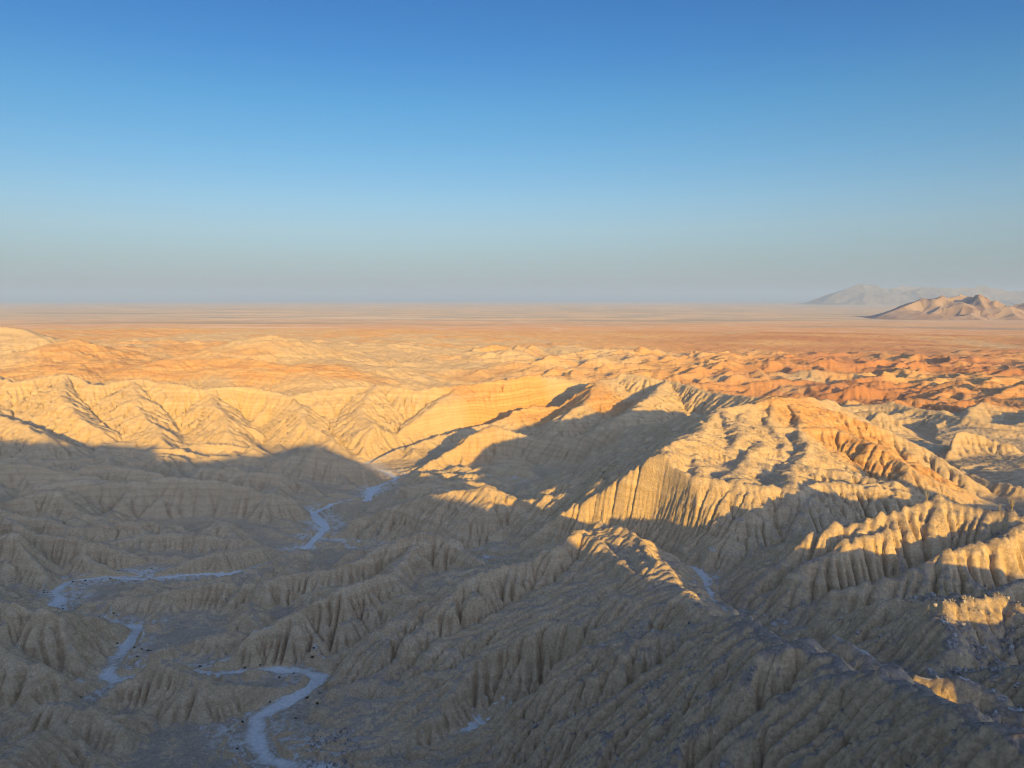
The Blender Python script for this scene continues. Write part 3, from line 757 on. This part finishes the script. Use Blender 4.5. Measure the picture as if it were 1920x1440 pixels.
def ocotillo(px, py, height, n_canes, label, seed, Y):
    rg = np.random.default_rng(seed)
    q = P(px, py, Y)
    best = max(((ground_z(q[0] + dx, q[1] + dy) - .0 , dx, dy) for dx in np.arange(-3, 3.1, 1) for dy in np.arange(-14, 14.1, 1)), key=lambda k: k[0] - .1 * abs(k[1]))
    x, y, z = q[0] + best[1], q[1] + best[2], best[0]
    root = link(bpy.data.objects.new('ocotillo', None)); root.location = (x, y, z - .1)
    root['label'] = label; root['category'] = 'ocotillo'; root['group'] = 'ocotillos along the ridge crest'
    st_v = [(.16 * math.cos(k_ * 1.047) * r_, .16 * math.sin(k_ * 1.047) * r_, z_) for z_, r_ in ((-.1, 1.1), (.12, 1.0), (.28, .6)) for k_ in range(6)]
    st_f = [(a_ * 6 + k_, a_ * 6 + (k_ + 1) % 6, a_ * 6 + 6 + (k_ + 1) % 6, a_ * 6 + 6 + k_) for a_ in (0, 1) for k_ in range(6)] + [tuple(range(12, 18))]
    me = bpy.data.meshes.new('stump'); me.from_pydata(st_v, [], st_f); me.materials.append(M_CANE)
    o = link(bpy.data.objects.new('stump', me)); o.parent = root
    for k in range(n_canes):
        a = rg.uniform(0, 2 * math.pi); lean = rg.uniform(.08, .42); L = height * rg.uniform(.7, 1.05)
        vs, fs = [], []
        for j in range(7):
            t_ = j / 6; r_ = L * lean * t_ ** 1.4; zz = L * t_ * (1 - .12 * lean * t_); w = .05 * (1 - .7 * t_)
            cx, cy = math.cos(a) * (r_ + .1), math.sin(a) * (r_ + .1)
            cx += rg.normal(0, .03); cy += rg.normal(0, .03)
            for c_ in range(4): vs.append((cx + w * math.cos(c_ * 1.571), cy + w * math.sin(c_ * 1.571), zz))
            if j:
                for c_ in range(4):
                    b0 = (j - 1) * 4; fs.append((b0 + c_, b0 + (c_ + 1) % 4, b0 + 4 + (c_ + 1) % 4, b0 + 4 + c_))
        me = bpy.data.meshes.new('cane'); me.from_pydata(vs, [], fs); me.materials.append(M_CANE)
        o = link(bpy.data.objects.new('cane', me)); o.parent = root
    return root
ocotillo(1722, 924, 3.6, 14, 'dry ocotillo standing alone on the highest point of the sunlit ridge', 1, 260)
ocotillo(1895, 963, 5.0, 24, 'tallest bushy ocotillo on the ridge crest at the right edge', 2, 247)
ocotillo(1843, 951, 2.2, 11, 'short ocotillo just left of the tallest one on the ridge crest', 3, 251)
ocotillo(1794, 942, 1.9, 9, 'smallest faint ocotillo right of the ridge high point', 4, 255)

def shrub_mesh(seed):
    rg = np.random.default_rng(seed); vs, fs = [], []
    for k in range(70):
        d = rg.normal(size=3); d /= np.linalg.norm(d); d[2] = abs(d[2])
        c = d * rg.uniform(.35, 1.0) ** .5 * np.array([.55, .55, .6]); e1 = rg.normal(size=3) * .11; e2 = rg.normal(size=3) * .11
        b0 = len(vs); vs += [tuple(c - e1), tuple(c + e2), tuple(c + e1), tuple(c - e2)]; fs.append((b0, b0 + 1, b0 + 2, b0 + 3))
    for k in range(7):
        a = rg.uniform(0, 6.28); t_ = (math.cos(a) * .4, math.sin(a) * .4, .5); b0 = len(vs)
        vs += [(-.02, 0, -.1), (.02, 0, -.1), (0, .03, -.1), t_]; fs += [(b0, b0 + 1, b0 + 3), (b0 + 1, b0 + 2, b0 + 3), (b0 + 2, b0, b0 + 3)]
    me = bpy.data.meshes.new('desert_shrub'); me.from_pydata(vs, [], fs); me.materials.append(M_SHRUB); return me
SHRUB = [shrub_mesh(20 + k) for k in range(4)]
rg = np.random.default_rng(9)
def put_shrub(x, y, size, label, group):
    o = link(bpy.data.objects.new('desert_shrub', SHRUB[int(rg.integers(4))]))
    o.location = (x, y, ground_z(x, y) - .03); o.rotation_euler = (0, 0, rg.uniform(0, 6.28)); o.scale = (size * rg.uniform(.85, 1.25), size * rg.uniform(.85, 1.25), size * rg.uniform(.75, 1.05))
    o['label'] = label; o['category'] = 'shrub'; o['group'] = group
spots = [(586, 1240, 1.9, 'largest dark round shrub at the outer corner of the near wash bend'), (459, 1254, 1.5, 'dark shrub on the far bank of the near wash, left of two'), (488, 1253, 1.4, 'dark shrub on the far bank of the near wash, right of two'),
         (455, 1356, 1.6, 'dark shrub at the foot of the cliff where the near wash turns'), (220, 1208, 1.5, 'dark shrub on the inner bank of the second wash bend'), (595, 1322, 1.8, 'ragged dark shrub on the gravel slope right of the near wash')]
for px, py, sz_, lb in spots:
    h_ = hit(px, py, 150)
    if h_: put_shrub(h_[0], h_[1], sz_ * .55, lb, 'shrubs along the washes')
SECT = [(285, 'small dark shrub dotted on the gravel along the nearest bend of the pale wash', 'small shrubs at the nearest wash bend'),
        (345, 'small dark shrub beside the short straight wash stretch on the left', 'small shrubs at the left wash stretch'),
        (440, 'small dark shrub by the long level wash at the foot of the left cliff', 'small shrubs by the cliff foot wash'),
        (1e9, 'tiny dark shrub beside the far upper wash near the shadow edge', 'small shrubs at the far upper wash')]
wash_pts = dense(WASH_A, 3.0)
cnt = nfar = 0
for k in range(1400):
    q = wash_pts[int(rg.integers(len(wash_pts)))]
    if q[1] > 620 or (q[1] > 432 and nfar > 15): continue
    x, y = q[0] + rg.normal(0, 8), q[1] + rg.normal(0, 8)
    dv_ = float(G1.sample(dv1, np.array([x], F32), np.array([y], F32), False)[0])
    if dv_ < .6 or dv_ > 13: continue
    z1 = ground_z(x, y); gr = math.hypot(ground_z(x + 1, y) - z1, ground_z(x, y + 1) - z1)
    if gr > .35: continue
    put_shrub(x, y, rg.uniform(.45, .95), *next(q_[1:] for q_ in SECT if y < q_[0]))
    cnt += 1; nfar = nfar + (y > 440)
    if cnt >= 110: break

def stone_mesh(seed, name):
    rg_ = np.random.default_rng(seed)
    t_ = (1 + 5 ** .5) / 2
    v = np.array([(-1, t_, 0), (1, t_, 0), (-1, -t_, 0), (1, -t_, 0), (0, -1, t_), (0, 1, t_), (0, -1, -t_), (0, 1, -t_), (t_, 0, -1), (t_, 0, 1), (-t_, 0, -1), (-t_, 0, 1)]) / 1.9
    v = v * rg_.uniform(.7, 1.25, (12, 1)) * rg_.uniform(.7, 1.2, (1, 3))
    f = [(0, 11, 5), (0, 5, 1), (0, 1, 7), (0, 7, 10), (0, 10, 11), (1, 5, 9), (5, 11, 4), (11, 10, 2), (10, 7, 6), (7, 1, 8), (3, 9, 4), (3, 4, 2), (3, 2, 6), (3, 6, 8), (3, 8, 9), (4, 9, 5), (2, 4, 11), (6, 2, 10), (8, 6, 7), (9, 8, 1)]
    return v, f
SV = [stone_mesh(k, '')[0] for k in range(8)]; SF = np.array(stone_mesh(0, '')[1])
# stones strewn over the near slopes
xs_ = rg.uniform(-60, 140, 40000); ys_ = rg.uniform(70, 215, 40000)
ok = (np.abs(xs_) < .75 * ys_)
xs_, ys_ = xs_[ok].astype(F32), ys_[ok].astype(F32)
zs_ = np.where((xs_ > -60) & (xs_ < 140) & (ys_ < 205), GN.sample(hNb, xs_, ys_), G0.sample(h0b, xs_, ys_))
gx_ = GN.sample(hNb, xs_ + 1, ys_) - zs_; gy_ = GN.sample(hNb, xs_, ys_ + 1) - zs_
ok = (np.hypot(gx_, gy_) < .75) & (pnoise(xs_, ys_, 18, 90) > -.1)
xs_, ys_, zs_ = xs_[ok][:9000], ys_[ok][:9000], zs_[ok][:9000]
allv, allf = [], []
for k in range(len(xs_)):
    sz_ = .09 + .15 * rg.exponential(1.0)
    allv.append(SV[k % 8] * min(sz_, .6) + np.array([xs_[k], ys_[k], zs_[k] + .2 * sz_])); allf.append(SF + 12 * k)
me = bpy.data.meshes.new('loose_stones'); me.from_pydata(np.concatenate(allv).tolist(), [], np.concatenate(allf).tolist()); me.materials.append(M_STONE)
o = link(bpy.data.objects.new('loose_stones', me)); o['kind'] = 'stuff'; o['label'] = 'loose stones strewn over the near gravel slopes'; o['category'] = 'stones'
for px, py, sz_, lb in ((377, 1369, .8, 'pale boulder at the foot of the hill left of the near wash'), (663, 1372, .6, 'pale stone on the slope right of the near wash'), (790, 1386, .5, 'pale stone low on the slope at the bottom centre'), (1755, 1147, .7, 'pale boulder in the sunlit gravel patch on the right')):
    h_ = hit(px, py, 60)
    if h_:
        me = bpy.data.meshes.new('boulder'); v_, f_ = stone_mesh(int(px), ''); me.from_pydata((v_ * sz_).tolist(), [], f_); me.materials.append(M_PALE)
        o = link(bpy.data.objects.new('boulder', me)); o.location = (h_[0], h_[1], h_[2] + .15 * sz_); o['label'] = lb; o['category'] = 'boulder'

# ------------------------------------------------------------------ dusty air
bm_v = [(x, y, z) for z in (-300.0, 900.0) for y in (-100000.0, 100000.0) for x in (-100000.0, 100000.0)]
me = bpy.data.meshes.new('haze'); me.from_pydata(bm_v, [], [(0, 2, 3, 1), (4, 5, 7, 6), (0, 1, 5, 4), (2, 6, 7, 3), (0, 4, 6, 2), (1, 3, 7, 5)])
hz = bpy.data.objects.new('haze', me); sc.collection.objects.link(hz); hz['kind'] = 'stuff'; hz['label'] = 'pale dusty haze over the desert'; hz['category'] = 'haze'
mh = bpy.data.materials.new('haze_air'); mh.use_nodes = True
for nn in list(mh.node_tree.nodes):
    if nn.type == 'BSDF_PRINCIPLED': mh.node_tree.nodes.remove(nn)
pv = mh.node_tree.nodes.new('ShaderNodeVolumePrincipled'); pv.inputs['Density'].default_value = 2.4e-5; pv.inputs['Color'].default_value = (.46, .62, .93, 1)
mh.node_tree.links.new(pv.outputs[0], mh.node_tree.nodes['Material Output'].inputs['Volume']); me.materials.append(mh)
print('done', round(time.time() - T0, 1))
